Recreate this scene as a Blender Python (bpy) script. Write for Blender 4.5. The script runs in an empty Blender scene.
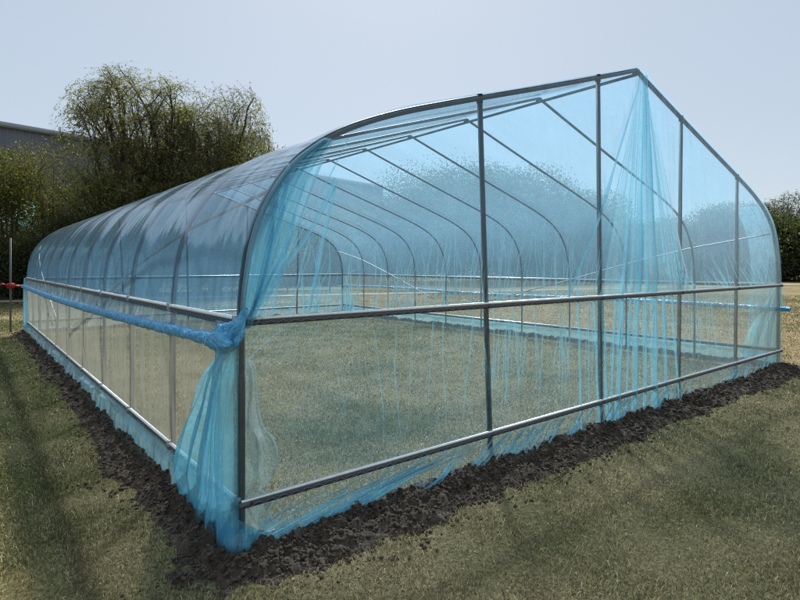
import bpy, math, random
import numpy as np

np.seterr(over="ignore")
rng = np.random.default_rng(7)
random.seed(7)
scene = bpy.context.scene
COL = scene.collection
rad = math.radians

# ------------------------------------------------------------------ camera frame and survey of the place
FPX = 546.4
CAMH = 1.5
CAM = np.array([-1.18643893, -2.85611653])
RV = np.array([0.77952493, -0.62637121])
FV = np.array([0.62637121, 0.77952493])
W, L = 8.44, 12.1            # greenhouse width and length
GZ = -0.06                   # lawn level


def _ray(px, py):
    h = RV * (px - 400) / FPX + FV
    return h[0], h[1], (265 - py) / FPX


def gable(px, py, v=0.0):     # survey point on the gable wall -> (x, z)
    r = _ray(px, py)
    t = (v - CAM[1]) / r[1]
    return CAM[0] + t * r[0], CAMH + t * r[2]


def sidew(px, py, u=0.0):     # survey point on the long wall -> (y, z)
    r = _ray(px, py)
    t = (u - CAM[0]) / r[0]
    return CAM[1] + t * r[1], CAMH + t * r[2]


def far(px, depth):           # direction and distance -> ground point
    h = CAM + depth * (RV * (px - 400) / FPX + FV)
    return h[0], h[1]


def hgt(py, depth):
    return CAMH + (265 - py) / FPX * depth


# ------------------------------------------------------------------ noise
def _hash(ix, iy, iz, seed):
    h = (ix.astype(np.int64) * 374761393 + iy.astype(np.int64) * 668265263 + iz.astype(np.int64) * 2147483647 + seed * 974711) & 0xFFFFFFFF
    h = ((h ^ (h >> 13)) * 1274126177) & 0xFFFFFFFF
    h = ((h ^ (h >> 16)) * 2246822519) & 0xFFFFFFFF
    return ((h ^ (h >> 15)) & 0xFFFFFF) / float(0xFFFFFF)


def vnoise(x, y, seed=0):
    x = np.asarray(x, float); y = np.asarray(y, float)
    ix = np.floor(x); iy = np.floor(y)
    fx = x - ix; fy = y - iy
    fx = fx * fx * fx * (fx * (fx * 6 - 15) + 10); fy = fy * fy * fy * (fy * (fy * 6 - 15) + 10)
    z = np.zeros_like(ix)
    a = _hash(ix, iy, z, seed); b = _hash(ix + 1, iy, z, seed)
    c = _hash(ix, iy + 1, z, seed); d = _hash(ix + 1, iy + 1, z, seed)
    return (a * (1 - fx) + b * fx) * (1 - fy) + (c * (1 - fx) + d * fx) * fy - 0.5


def fbm(x, y, octs=4, seed=0, gain=0.5):
    s = 0; a = 1.0
    for o in range(octs):
        s = s + a * vnoise(x * 2 ** o + o * 17.3, y * 2 ** o - o * 9.1, seed + o)
        a *= gain
    return s


# ------------------------------------------------------------------ mesh helpers
def mk(name, V, polys, mat, parent=None, smooth=True, col=None, mats=None, midx=None):
    V = np.asarray(V, np.float32)
    me = bpy.data.meshes.new(name)
    polys = [np.asarray(p, np.int32) for p in polys if len(p)]
    nl = sum(p.size for p in polys); npoly = sum(len(p) for p in polys)
    me.vertices.add(len(V)); me.vertices.foreach_set('co', V.ravel())
    me.loops.add(nl); me.polygons.add(npoly)
    me.loops.foreach_set('vertex_index', np.concatenate([p.ravel() for p in polys]))
    tot = np.concatenate([np.full(len(p), p.shape[1], np.int32) for p in polys])
    st = np.concatenate([[0], np.cumsum(tot)[:-1]]).astype(np.int32)
    me.polygons.foreach_set('loop_start', st)
    me.polygons.foreach_set('loop_total', tot)
    if smooth:
        me.polygons.foreach_set('use_smooth', np.ones(npoly, bool))
    me.update(calc_edges=True)
    if col is not None:
        at = me.attributes.new('col', 'FLOAT_COLOR', 'POINT')
        c = np.ones((len(V), 4), np.float32); c[:, :3] = col
        at.data.foreach_set('color', c.ravel())
    for m in (mats or [mat]):
        me.materials.append(m)
    if midx is not None:
        me.polygons.foreach_set('material_index', np.asarray(midx, np.int32))
    o = bpy.data.objects.new(name, me)
    COL.objects.link(o)
    if parent is not None:
        o.parent = parent
    return o


class MB:
    """collects tubes, boxes and sheets that become one mesh object"""
    def __init__(s):
        s.V = []; s.P = {3: [], 4: []}; s.n = 0; s.C = []

    def add(s, V, *polys, col=None):
        V = np.asarray(V, float)
        s.V.append(V)
        for p in polys:
            p = np.asarray(p, np.int64)
            if len(p):
                s.P[p.shape[1]].append(p + s.n)
        s.n += len(V)
        if col is not None:
            s.C.append(np.broadcast_to(np.asarray(col, float), (len(V), 3)))
        return s

    def tube(s, P, r, n=8, cap=True, col=None):
        P = np.asarray(P, float); k = len(P)
        r = np.broadcast_to(np.asarray(r, float), (k,))
        T = np.gradient(P, axis=0); T /= np.linalg.norm(T, axis=1)[:, None] + 1e-12
        ref = np.array([0.0, 0.0, 1.0]) if abs(T[0, 2]) < 0.9 else np.array([1.0, 0.0, 0.0])
        N = np.zeros_like(P)
        N[0] = np.cross(T[0], ref); N[0] /= np.linalg.norm(N[0])
        for i in range(1, k):
            q = N[i - 1] - T[i] * np.dot(N[i - 1], T[i])
            N[i] = q / (np.linalg.norm(q) + 1e-12)
        B = np.cross(T, N)
        a = np.linspace(0, 2 * np.pi, n, endpoint=False)
        V = P[:, None] + r[:, None, None] * (np.cos(a)[None, :, None] * N[:, None] + np.sin(a)[None, :, None] * B[:, None])
        i, j = np.meshgrid(np.arange(k - 1), np.arange(n), indexing='ij')
        q = np.stack([i * n + j, i * n + (j + 1) % n, (i + 1) * n + (j + 1) % n, (i + 1) * n + j], -1).reshape(-1, 4)
        V = V.reshape(-1, 3)
        if cap:
            V = np.vstack([V, P[0], P[-1]])
            jj = np.arange(n)
            t0 = np.stack([np.full(n, k * n), (jj + 1) % n, jj], -1)
            t1 = np.stack([np.full(n, k * n + 1), (k - 1) * n + jj, (k - 1) * n + (jj + 1) % n], -1)
            return s.add(V, q, t0, t1, col=col)
        return s.add(V, q, col=col)

    def box(s, lo, hi, col=None):
        x0, y0, z0 = lo; x1, y1, z1 = hi
        V = [(x0, y0, z0), (x1, y0, z0), (x1, y1, z0), (x0, y1, z0), (x0, y0, z1), (x1, y0, z1), (x1, y1, z1), (x0, y1, z1)]
        return s.add(V, [(0, 3, 2, 1), (4, 5, 6, 7), (0, 1, 5, 4), (1, 2, 6, 5), (2, 3, 7, 6), (3, 0, 4, 7)], col=col)

    def obox(s, A, B, w, h, up=(0, 0, 1), col=None):      # bar of section w x h from A to B
        A = np.asarray(A, float); B = np.asarray(B, float)
        t = B - A; t /= np.linalg.norm(t)
        sd = np.cross(t, up); sd /= np.linalg.norm(sd); u2 = np.cross(sd, t)
        c = [(-1, -1), (1, -1), (1, 1), (-1, 1)]
        V = [P + sd * a * w / 2 + u2 * b * h / 2 for P in (A, B) for a, b in c]
        return s.add(V, [(0, 1, 2, 3), (7, 6, 5, 4), (0, 4, 5, 1), (1, 5, 6, 2), (2, 6, 7, 3), (3, 7, 4, 0)], col=col)

    def grid(s, G, col=None):                              # G: (a, b, 3) sheet
        a, b = G.shape[:2]
        i, j = np.meshgrid(np.arange(a - 1), np.arange(b - 1), indexing='ij')
        q = np.stack([i * b + j, (i + 1) * b + j, (i + 1) * b + j + 1, i * b + j + 1], -1).reshape(-1, 4)
        return s.add(G.reshape(-1, 3), q, col=None if col is None else np.asarray(col).reshape(-1, 3))

    def build(s, name, mat, parent=None, smooth=True):
        return mk(name, np.vstack(s.V), [np.vstack(s.P[k]) for k in (3, 4) if s.P[k]], mat, parent, smooth,
                  np.vstack(s.C) if s.C else None)


def tag(o, label=None, cat=None, group=None, kind=None):
    for k, v in (('label', label), ('category', cat), ('group', group), ('kind', kind)):
        if v:
            o[k] = v
    return o


def empty(name, loc):
    o = bpy.data.objects.new(name, None)
    o.location = loc; o.empty_display_size = 0.2
    COL.objects.link(o)
    return o


# ------------------------------------------------------------------ materials
class NT:
    def __init__(s, name):
        s.m = bpy.data.materials.new(name); s.m.use_nodes = True
        s.t = s.m.node_tree; s.t.nodes.clear()
        s.out = s.t.nodes.new('ShaderNodeOutputMaterial')

    def n(s, typ, **kw):
        nd = s.t.nodes.new(typ)
        ins = kw.pop('ins', {})
        for k, v in kw.items():
            setattr(nd, k, v)
        for k, v in ins.items():
            s.link(nd.inputs[k], v)
        return nd

    def link(s, sock, v):
        if isinstance(v, bpy.types.NodeSocket):
            s.t.links.new(v, sock)
        elif isinstance(v, bpy.types.Node):
            s.t.links.new(v.outputs[0], sock)
        else:
            if hasattr(sock.default_value, '__len__') and len(sock.default_value) == 4 and len(v) == 3:
                v = (*v, 1)
            sock.default_value = v

    def math(s, op, a, b=None, clamp=False):
        nd = s.n('ShaderNodeMath', operation=op); nd.use_clamp = clamp
        s.link(nd.inputs[0], a)
        if b is not None:
            s.link(nd.inputs[1], b)
        return nd.outputs[0]

    def noise(s, scale, detail=3, rough=0.5, coord=None, mapscale=None):
        tc = s.n('ShaderNodeTexCoord')
        c = tc.outputs['Object'] if coord is None else coord
        if mapscale:
            mp = s.n('ShaderNodeMapping'); s.link(mp.inputs['Vector'], c); mp.inputs['Scale'].default_value = mapscale
            c = mp.outputs[0]
        nd = s.n('ShaderNodeTexNoise', ins={'Vector': c, 'Scale': scale, 'Detail': detail, 'Roughness': rough})
        return nd.outputs['Fac']

    def ramp(s, fac, stops):
        nd = s.n('ShaderNodeValToRGB'); s.link(nd.inputs[0], fac)
        e = nd.color_ramp.elements
        while len(e) < len(stops):
            e.new(0.5)
        for el, (p, c) in zip(e, stops):
            el.position = p; el.color = (*c, 1)
        return nd.outputs[0]

    def mixc(s, f, a, b):
        nd = s.n('ShaderNodeMix', data_type='RGBA')
        s.link(nd.inputs[0], f); s.link(nd.inputs[6], a); s.link(nd.inputs[7], b)
        return nd.outputs[2]

    def mixs(s, f, a, b):
        nd = s.n('ShaderNodeMixShader'); s.link(nd.inputs[0], f); s.link(nd.inputs[1], a); s.link(nd.inputs[2], b)
        return nd.outputs[0]

    def done(s, sh):
        s.link(s.out.inputs['Surface'], sh)
        return s.m


def principled(name, color, rough=0.6, metal=0.0, bump=None, spec=0.4):
    t = NT(name)
    p = t.n('ShaderNodeBsdfPrincipled', ins={'Roughness': rough, 'Metallic': metal, 'Specular IOR Level': spec})
    if callable(color):
        t.link(p.inputs['Base Color'], color(t))
    else:
        t.link(p.inputs['Base Color'], color)
    if bump:
        b = t.n('ShaderNodeBump', ins={'Height': t.noise(bump[0], 4), 'Strength': bump[1], 'Distance': bump[2]})
        t.link(p.inputs['Normal'], b)
    return t.done(p)


def film(name, tint, T0, scat, trans_share=0.75, gloss=1.5, rough=0.12, patch=0.12, bump=0.25, bscale=(30, 30, 6), slant=1.35, crinkle=0.55):
    """thin plastic sheet: light is lost along the slanted path through it, the rest is scattered or mirrored"""
    t = NT(name)
    g = t.n('ShaderNodeNewGeometry')
    d = t.n('ShaderNodeVectorMath', operation='DOT_PRODUCT', ins={0: g.outputs['Normal'], 1: g.outputs['Incoming']})
    c = t.math('ABSOLUTE', d.outputs['Value'])
    s2 = t.math('DIVIDE', t.math('SUBTRACT', 1.0, t.math('MULTIPLY', c, c)), slant)
    path = t.math('DIVIDE', 1.0, t.math('SQRT', t.math('SUBTRACT', 1.0, s2)))
    # thickness of the sheet varies a little from place to place
    th = t.math('ADD', 1.0 - patch, t.math('MULTIPLY', t.noise(1.1, 5, 0.65), 2 * patch))
    tc = t.n('ShaderNodeTexCoord')
    wp = t.n('ShaderNodeTexNoise', ins={'Vector': tc.outputs['Object'], 'Scale': 1.3, 'Detail': 2.0})
    wv = t.n('ShaderNodeVectorMath', operation='MULTIPLY_ADD', ins={0: wp.outputs['Color'], 1: (0.7, 0.7, 0.7), 2: tc.outputs['Object']})
    cs = []
    for ms in ((9, 9, 1.6), (6, 6, 3.5)):
        nz = t.noise(1.0, 3, 0.55, coord=wv.outputs[0], mapscale=ms)
        rg = t.math('ABSOLUTE', t.math('SUBTRACT', nz, 0.5))
        cs.append(t.math('SUBTRACT', 1.0, t.math('DIVIDE', rg, 0.035), True))
    crk = t.math('MULTIPLY', t.math('ADD', cs[0], cs[1], True), t.math('MULTIPLY', t.noise(0.9, 3), 2.0 * crinkle))
    th = t.math('ADD', th, crk)
    T = t.math('POWER', T0, t.math('MULTIPLY', path, th))
    tr = t.n('ShaderNodeBsdfTransparent', ins={'Color': tint})
    bp = t.n('ShaderNodeBump', ins={'Height': t.math('ADD', t.noise(1.0, 5, 0.6, mapscale=bscale), t.math('MULTIPLY', crk, 0.6)), 'Strength': bump, 'Distance': 0.02})
    tl = t.n('ShaderNodeBsdfTranslucent', ins={'Color': scat, 'Normal': bp.outputs[0]})
    df = t.n('ShaderNodeBsdfDiffuse', ins={'Color': scat, 'Normal': bp.outputs[0]})
    body = t.mixs(trans_share, df, tl)
    sh = t.mixs(T, body, tr)
    sch = t.math('MULTIPLY', t.math('ADD', 0.04, t.math('MULTIPLY', 0.96, t.math('POWER', t.math('SUBTRACT', 1.0, c), 5.0))), gloss, True)
    gl = t.n('ShaderNodeBsdfGlossy', ins={'Color': (0.9, 0.95, 1.0), 'Roughness': rough, 'Normal': bp.outputs[0]})
    return t.done(t.mixs(sch, sh, gl))


def leaf_mat(name, trans=0.6):
    t = NT(name)
    a = t.n('ShaderNodeAttribute', attribute_name='col')
    df = t.n('ShaderNodeBsdfDiffuse', ins={'Color': a.outputs['Color']})
    tl = t.n('ShaderNodeBsdfTranslucent', ins={'Color': a.outputs['Color']})
    gl = t.n('ShaderNodeBsdfGlossy', ins={'Color': (1, 1, 1), 'Roughness': 0.5})
    return t.done(t.mixs(0.03, t.mixs(trans, df, tl), gl))


M = {}
M['film_roof'] = film('blue_roof_film', (0.80, 0.915, 0.975), 0.85, (0.31, 0.66, 0.98), gloss=0.9, rough=0.11, bump=0.05, patch=0.2, crinkle=0.22)
M['film_gable'] = film('blue_gable_film', (0.92, 0.965, 0.98), 0.905, (0.29, 0.57, 0.73), gloss=1.4, rough=0.12, bscale=(40, 8, 7))
M['film_fold'] = film('gathered_blue_film', (0.76, 0.93, 0.98), 0.82, (0.45, 0.80, 0.93), gloss=1.5, rough=0.18, bscale=(60, 20, 6))
M['film_crease'] = film('creased_blue_film', (0.84, 0.95, 0.98), 0.83, (0.40, 0.74, 0.88), gloss=1.6, rough=0.2, bscale=(60, 20, 6), slant=1.15)
M['film_skirt'] = film('blue_skirt_film', (0.66, 0.86, 0.93), 0.62, (0.36, 0.68, 0.80), gloss=1.2, rough=0.25, trans_share=0.5, bscale=(20, 20, 5))
M['film_roll'] = principled('rolled_blue_film', lambda t: t.ramp(t.noise(16, 5, 0.7), [(0.3, (0.025, 0.28, 0.62)), (0.72, (0.16, 0.56, 0.88))]), 0.22, 0, (45, 0.9, 0.02), 0.6)
M['film_double'] = film('doubled_blue_film', (0.58, 0.86, 0.95), 0.68, (0.24, 0.64, 0.84), gloss=1.3, rough=0.16, trans_share=0.6, bscale=(40, 40, 5))
M['post'] = principled('dark_post_paint', (0.020, 0.028, 0.038), 0.5, 0.0, None, 0.25)
M['film_clear'] = film('clear_film', (0.93, 0.96, 0.96), 0.78, (0.42, 0.52, 0.52), gloss=1.2, rough=0.15, bscale=(20, 20, 20))
M['net'] = None
M['pipe'] = principled('galvanised_pipe', lambda t: t.ramp(t.noise(14, 4), [(0.3, (0.30, 0.32, 0.34)), (0.7, (0.45, 0.47, 0.49))]), 0.55, 0.7)
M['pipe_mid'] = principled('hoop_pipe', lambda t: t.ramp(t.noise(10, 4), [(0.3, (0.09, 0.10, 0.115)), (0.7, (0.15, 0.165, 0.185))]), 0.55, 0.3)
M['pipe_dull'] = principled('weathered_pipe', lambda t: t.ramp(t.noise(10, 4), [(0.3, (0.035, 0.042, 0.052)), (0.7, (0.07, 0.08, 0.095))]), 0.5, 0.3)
M['channel'] = principled('steel_lock_channel', (0.10, 0.11, 0.125), 0.5, 0.5)
M['bright'] = principled('bright_zinc', lambda t: t.ramp(t.noise(25, 3), [(0.3, (0.78, 0.79, 0.80)), (0.7, (0.92, 0.92, 0.92))]), 0.38, 0.9)
M['wire'] = principled('lock_wire', (0.22, 0.23, 0.25), 0.45, 0.4)
M['red'] = principled('red_paint', (0.45, 0.02, 0.025), 0.4)
M['leaf'] = leaf_mat('leaf_tissue')
M['grass'] = leaf_mat('grass_tissue', 0.35)
M['bark'] = principled('bark', lambda t: t.ramp(t.noise(6, 5), [(0.3, (0.035, 0.028, 0.02)), (0.7, (0.09, 0.072, 0.05))]), 0.9)


def net_mat():
    t = NT('insect_net')
    g = t.n('ShaderNodeNewGeometry')
    d = t.n('ShaderNodeVectorMath', operation='DOT_PRODUCT', ins={0: g.outputs['Normal'], 1: g.outputs['Incoming']})
    c = t.math('MAXIMUM', t.math('ABSOLUTE', d.outputs['Value']), 0.15)
    # open share of the weave shrinks as it is seen more slanted
    T = t.math('POWER', 0.83, t.math('DIVIDE', 1.0, c))
    tr = t.n('ShaderNodeBsdfTransparent', ins={'Color': (1, 1, 1)})
    colr = t.ramp(t.noise(1.0, 5, 0.65, mapscale=(70, 70, 2.5)), [(0.3, (0.44, 0.40, 0.32)), (0.7, (0.60, 0.55, 0.45))])
    df = t.n('ShaderNodeBsdfDiffuse', ins={'Color': colr})
    tl = t.n('ShaderNodeBsdfTranslucent', ins={'Color': colr})
    return t.done(t.mixs(T, t.mixs(0.5, df, tl), tr))


M['net'] = net_mat()


def soil_color(t):
    return t.ramp(t.noise(18, 6, 0.7), [(0.25, (0.036, 0.027, 0.021)), (0.55, (0.090, 0.070, 0.055)), (0.8, (0.19, 0.152, 0.12))])


M['soil'] = principled('dug_soil', soil_color, 0.95, 0, (60, 0.7, 0.02), 0.15)
M['clod'] = principled('soil_clods', lambda t: t.ramp(t.noise(30, 5, 0.7), [(0.25, (0.040, 0.031, 0.024)), (0.6, (0.10, 0.078, 0.062)), (0.85, (0.24, 0.195, 0.155))]), 0.95, 0, (90, 0.6, 0.01), 0.15)


# ------------------------------------------------------------------ lawn colours shared by ground and blades
def lawn_mix(x, y):
    """0 = green, 1 = straw"""
    a = fbm(x * 0.55, y * 0.55, 4, 3) + 0.55 * fbm(x * 2.3, y * 2.3, 3, 11)
    return np.clip(0.76 + 0.95 * a - 0.62 * np.clip((0.3 - x) / 0.5, 0, 1) * (y > -1.5), 0, 1)


def ground_mat():
    t = NT('lawn_ground')
    a = t.n('ShaderNodeAttribute', attribute_name='col')
    fine = t.ramp(t.noise(34, 6, 0.75), [(0.3, (0.25, 0.25, 0.25)), (0.7, (1.6, 1.6, 1.6))])
    mul = t.n('ShaderNodeMix', data_type='RGBA', blend_type='MULTIPLY')
    mul.inputs[0].default_value = 1
    t.link(mul.inputs[6], a.outputs['Color']); t.link(mul.inputs[7], fine)
    p = t.n('ShaderNodeBsdfPrincipled', ins={'Base Color': mul.outputs[2], 'Roughness': 0.95, 'Specular IOR Level': 0.1})
    b = t.n('ShaderNodeBump', ins={'Height': t.noise(45, 5, 0.7), 'Strength': 0.8, 'Distance': 0.03})
    t.link(p.inputs['Normal'], b)
    return t.done(p)


GREEN = np.array([0.125, 0.135, 0.045]); STRAW = np.array([0.430, 0.350, 0.195])
# ground sheet: fine near the camera, reaching the horizon
ax = np.concatenate([[-900, -500, -250, -120], np.linspace(-60, -14, 40), np.arange(-13.6, 14, 0.25), np.linspace(14.4, 60, 40), [90, 150, 300, 600, 1200]])
ay = np.concatenate([[-600, -250, -100, -40, -15], np.arange(-8, 20, 0.25), np.linspace(20.5, 70, 60), [100, 180, 400, 800, 1500]])
GX, GY = np.meshgrid(ax, ay, indexing='ij')
gm = lawn_mix(GX, GY)
gm = np.where(GY > 22, np.clip(0.30 + 0.9 * fbm(GX * 0.12, GY * 0.12, 4, 5), 0, 1), gm)
gz = GZ + np.where((np.abs(GX) < 60) & (np.abs(GY) < 70), 0.02 * fbm(GX * 0.7, GY * 0.7, 3, 8), 0)
b = MB(); b.grid(np.stack([GX, GY, gz], -1), col=(GREEN * 0.6 + (STRAW * 0.5 - GREEN * 0.6) * gm[..., None]) * np.where(GY > 26, 1.0, 1.0)[..., None])
M['ground'] = ground_mat()
tag(b.build('lawn', M['ground']), kind='structure')

# dirt track behind the greenhouse
A = np.array(far(-60, 22)); Bp = np.array(far(1000, 56)); dirv = (Bp - A) / np.linalg.norm(Bp - A); nv = np.array([-dirv[1], dirv[0]])
s_ = np.linspace(0, np.linalg.norm(Bp - A), 160)
Gd = []
for s in s_:
    c = A + dirv * s + nv * 0.8 * float(vnoise(s * 0.08, 0.3, 4))
    Gd.append([(*(c - nv * (0.75 + 0.3 * float(vnoise(s * 0.3, 1.3, 2)))), GZ + 0.024), (*c, GZ + 0.034), (*(c + nv * (0.75 + 0.3 * float(vnoise(s * 0.3, 5.3, 2)))), GZ + 0.024)])
b = MB(); b.grid(np.array(Gd))
tag(b.build('dirt_track', principled('dry_dirt', lambda t: t.ramp(t.noise(1.5, 5), [(0.3, (0.20, 0.155, 0.11)), (0.7, (0.30, 0.245, 0.18))]), 0.95)), kind='structure')

# ------------------------------------------------------------------ arch profile
half = [(0, -0.12), (0, 0.3), (0, 0.8), (0.0, 1.2), (0.02, 1.45), (0.055, 1.64), (0.13, 1.83), (0.28, 2.055), (0.45, 2.205), (0.64, 2.325),
        (0.88, 2.435), (1.16, 2.54), (1.5, 2.65), (1.95, 2.79), (2.62, 2.995), (3.5, 3.27), (4.22, 3.50)]
prof = np.array(half + [(W - x, z) for x, z in half[::-1]][1:])
# smooth only each half (the ridge stays sharp)


def catmull(P, n):
    P = np.asarray(P, float)
    Q = np.vstack([2 * P[0] - P[1], P, 2 * P[-1] - P[-2]])
    out = []
    for i in range(1, len(Q) - 2):
        p0, p1, p2, p3 = Q[i - 1], Q[i], Q[i + 1], Q[i + 2]
        for t in np.linspace(0, 1, n, endpoint=False):
            out.append(0.5 * (2 * p1 + (p2 - p0) * t + (2 * p0 - 5 * p1 + 4 * p2 - p3) * t * t + (3 * p1 - p0 - 3 * p2 + p3) * t ** 3))
    out.append(P[-1])
    return np.array(out)


def resample(P, n):
    d = np.concatenate([[0], np.cumsum(np.linalg.norm(np.diff(P, axis=0), axis=1))])
    s = np.linspace(0, d[-1], n)
    return np.stack([np.interp(s, d, P[:, k]) for k in range(P.shape[1])], -1), s


lefthalf = catmull(half, 6)
ARCH = np.vstack([lefthalf, np.stack([W - lefthalf[::-1, 0], lefthalf[::-1, 1]], -1)[1:]])


def top_z(u):
    q = ARCH[(ARCH[:, 1] > 1.2)]
    o = np.argsort(q[:, 0], kind='stable')
    return np.interp(u, q[o, 0], q[o, 1])


def arch_at_z(z, side=0):
    u = np.interp(z, lefthalf[:, 1], lefthalf[:, 0])
    return u if side == 0 else W - u


# ------------------------------------------------------------------ the greenhouse
GH = empty('greenhouse', (0, 0, 0))
tag(GH, 'long arched greenhouse of grey steel pipes covered in translucent blue film on the lawn', 'greenhouse')
LV = np.linspace(0, L, 11)

# hoops
for k, v in enumerate(LV):
    b = MB()
    r = 0.023 if k in (0, 10) else 0.0165
    b.tube(np.stack([ARCH[:, 0], np.full(len(ARCH), v), ARCH[:, 1]], -1), r, 10)
    b.build('gable_arch' if k in (0, 10) else 'hoop', M['pipe_dull' if k in (0, 10) else 'pipe_mid'], GH)

# ridge pipe, longitudinal rails, diagonal braces
b = MB(); b.tube([(W / 2, 0.0, 3.455), (W / 2, L, 3.455)], 0.017, 8)
for v in LV:
    b.box((W / 2 - 0.02, v - 0.03, 3.45), (W / 2 + 0.02, v + 0.03, 3.50))
b.build('ridge_pipe', M['pipe_dull'], GH)


def zigzag(mb, A, B, off, up, pitch=0.075, amp=0.008, r=0.0022):
    A = np.array(A, float) + off; B = np.array(B, float) + off
    n = int(np.linalg.norm(B - A) / (pitch / 2))
    P = np.linspace(A, B, n)
    P = P + np.array(up)[None] * (amp * np.where(np.arange(n) % 2 == 0, 1, -1))[:, None]
    mb.tube(P, r, 4, cap=False)


for u, sgn in ((0, -1), (W, 1)):
    for z in (1.2, 0.22):
        o = MB().tube([(u + sgn * 0.026, -0.02, z + 0.012), (u + sgn * 0.026, L + 0.02, z + 0.012)], 0.0125, 8).build('side_rail', M['bright'], GH)
        c = MB(); c.box((u + sgn * 0.022 - 0.006, -0.015, z - 0.034), (u + sgn * 0.022 + 0.006, L + 0.015, z - 0.001))
        c.build('lock_channel', M['channel'], o)
        for v in LV:
            MB().box((u + sgn * 0.026 - 0.016, v - 0.022, z - 0.030), (u + sgn * 0.026 + 0.016, v + 0.022, z + 0.027)).build('pipe_clamp', M['pipe'], o, smooth=False)
        w = MB(); zigzag(w, (u, 0, z - 0.017), (u, L, z - 0.017), (sgn * 0.032, 0, 0), (0, 0, 1))
        w.build('lock_wire', M['wire'], o)
for side in (0, 1):
    for vz in ([(0.03, 1.97), (1.21, 1.79), (2.42, 1.52), (3.63, 1.2), (5.0, 0.87), (5.9, 0.66)], [(12.07, 1.96), (10.9, 1.68), (9.0, 1.07), (7.6, 0.6)]):
        P = []
        vz = resample(np.array(vz), 30)[0]
        for v, z in vz:
            u = arch_at_z(z, side)
            P.append((u + (0.035 if side == 0 else -0.035), v, z - 0.01))
        MB().tube(P, 0.0125, 8).build('diagonal_brace', M['pipe'], GH)

# gable posts and rails, front and rear
posts = [(1.885, 2.012), (3.511, 3.563), (5.228, 5.155), (6.856, 6.79)]
for v in (0.0, L):
    for ut, ub in posts:
        zt = float(top_z(ut)) - 0.01
        b = MB(); b.tube([(ub, v, -0.15), (ub + (ut - ub) * 0.4, v, 1.0), (ut, v, zt)], 0.0205, 10)
        b.tube([(ut, v, zt - 0.03), (ut, v, zt + 0.035)], 0.025, 10)
        b.build('gable_post', M['post'], GH)
    for z in (1.2, 0.22):
        yo = -0.042 if v == 0 else L + 0.042
        sg = -1 if v == 0 else 1
        o = MB().tube([(-0.015, yo, z + 0.008), (W + 0.015, yo, z + 0.008)], 0.0105, 8).build('gable_rail', M['bright'], GH)
        c = MB(); c.box((-0.012, yo - 0.007, z - 0.028), (W + 0.012, yo + 0.007, z - 0.0015))
        c.build('lock_channel', M['channel'], o)
        if v == 0:
            w = MB(); zigzag(w, (0, yo, z - 0.015), (W, yo, z - 0.015), (0, -0.0095, 0), (0, 0, 1))
            w.build('lock_wire', M['wire'], o)
            for ut, ub in [(0.0, 0.0)] + posts + [(W, W)]:
                uu = ub + (ut - ub) * z / 2.7
                MB().tube([(uu - 0.03, yo - 0.002, z - 0.012), (uu + 0.03, yo - 0.002, z - 0.010)], 0.0185, 8).build('rail_clamp', M['channel'], o)

# ---- roof film: over all hoops, sagging between them, with gathers towards the eaves
top = ARCH[ARCH[:, 1] >= 1.17]
TP, ts = resample(top, 300)
tg = np.gradient(TP, axis=0); tg /= np.linalg.norm(tg, axis=1)[:, None]
nr = np.stack([-tg[:, 1], tg[:, 0]], -1)
nv_ = 620
vv = np.linspace(-0.035, L + 0.035, nv_)
S, Vv = np.meshgrid(ts, vv, indexing='ij')
edge = np.minimum(S, ts[-1] - S)
ph = (np.clip(Vv, 0, L) / (L / 10)) % 1
sag = -0.020 * np.sin(np.pi * ph) ** 2 * np.clip(edge / 0.5, 0, 1)
fan = Vv + 0.35 * np.clip(edge, 0, 3) * np.where((ph < 0.5), -0.35, 0.35) * np.abs(np.sin(np.pi * ph))
wr = 0.009 * (0.5 + 1.2 * np.exp(-Vv / 1.2)) * fbm(fan * 7.0, edge * 0.7 + 9 * (S > ts[-1] / 2), 3, 21) * np.exp(-edge / 1.6) + 0.003 * fbm(fan * 3.5, S * 0.5, 3, 25) + 0.006 * fbm(Vv * 1.3 + S, S * 0.8 - Vv * .6, 3, 23)
wr = wr * np.clip(np.sin(np.pi * ph) * 2.5 + 0.1, 0, 1)
wr += 0.005 * vnoise(Vv * 9, S * 2, 29)
off = 0.026 + sag + np.maximum(wr, -0.02 - sag * 0)
G = np.stack([TP[:, 0][:, None] + nr[:, 0][:, None] * off, Vv, TP[:, 1][:, None] + nr[:, 1][:, None] * off], -1)
b = MB(); b.grid(G)
b.build('roof_film', M['film_roof'], GH)

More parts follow.
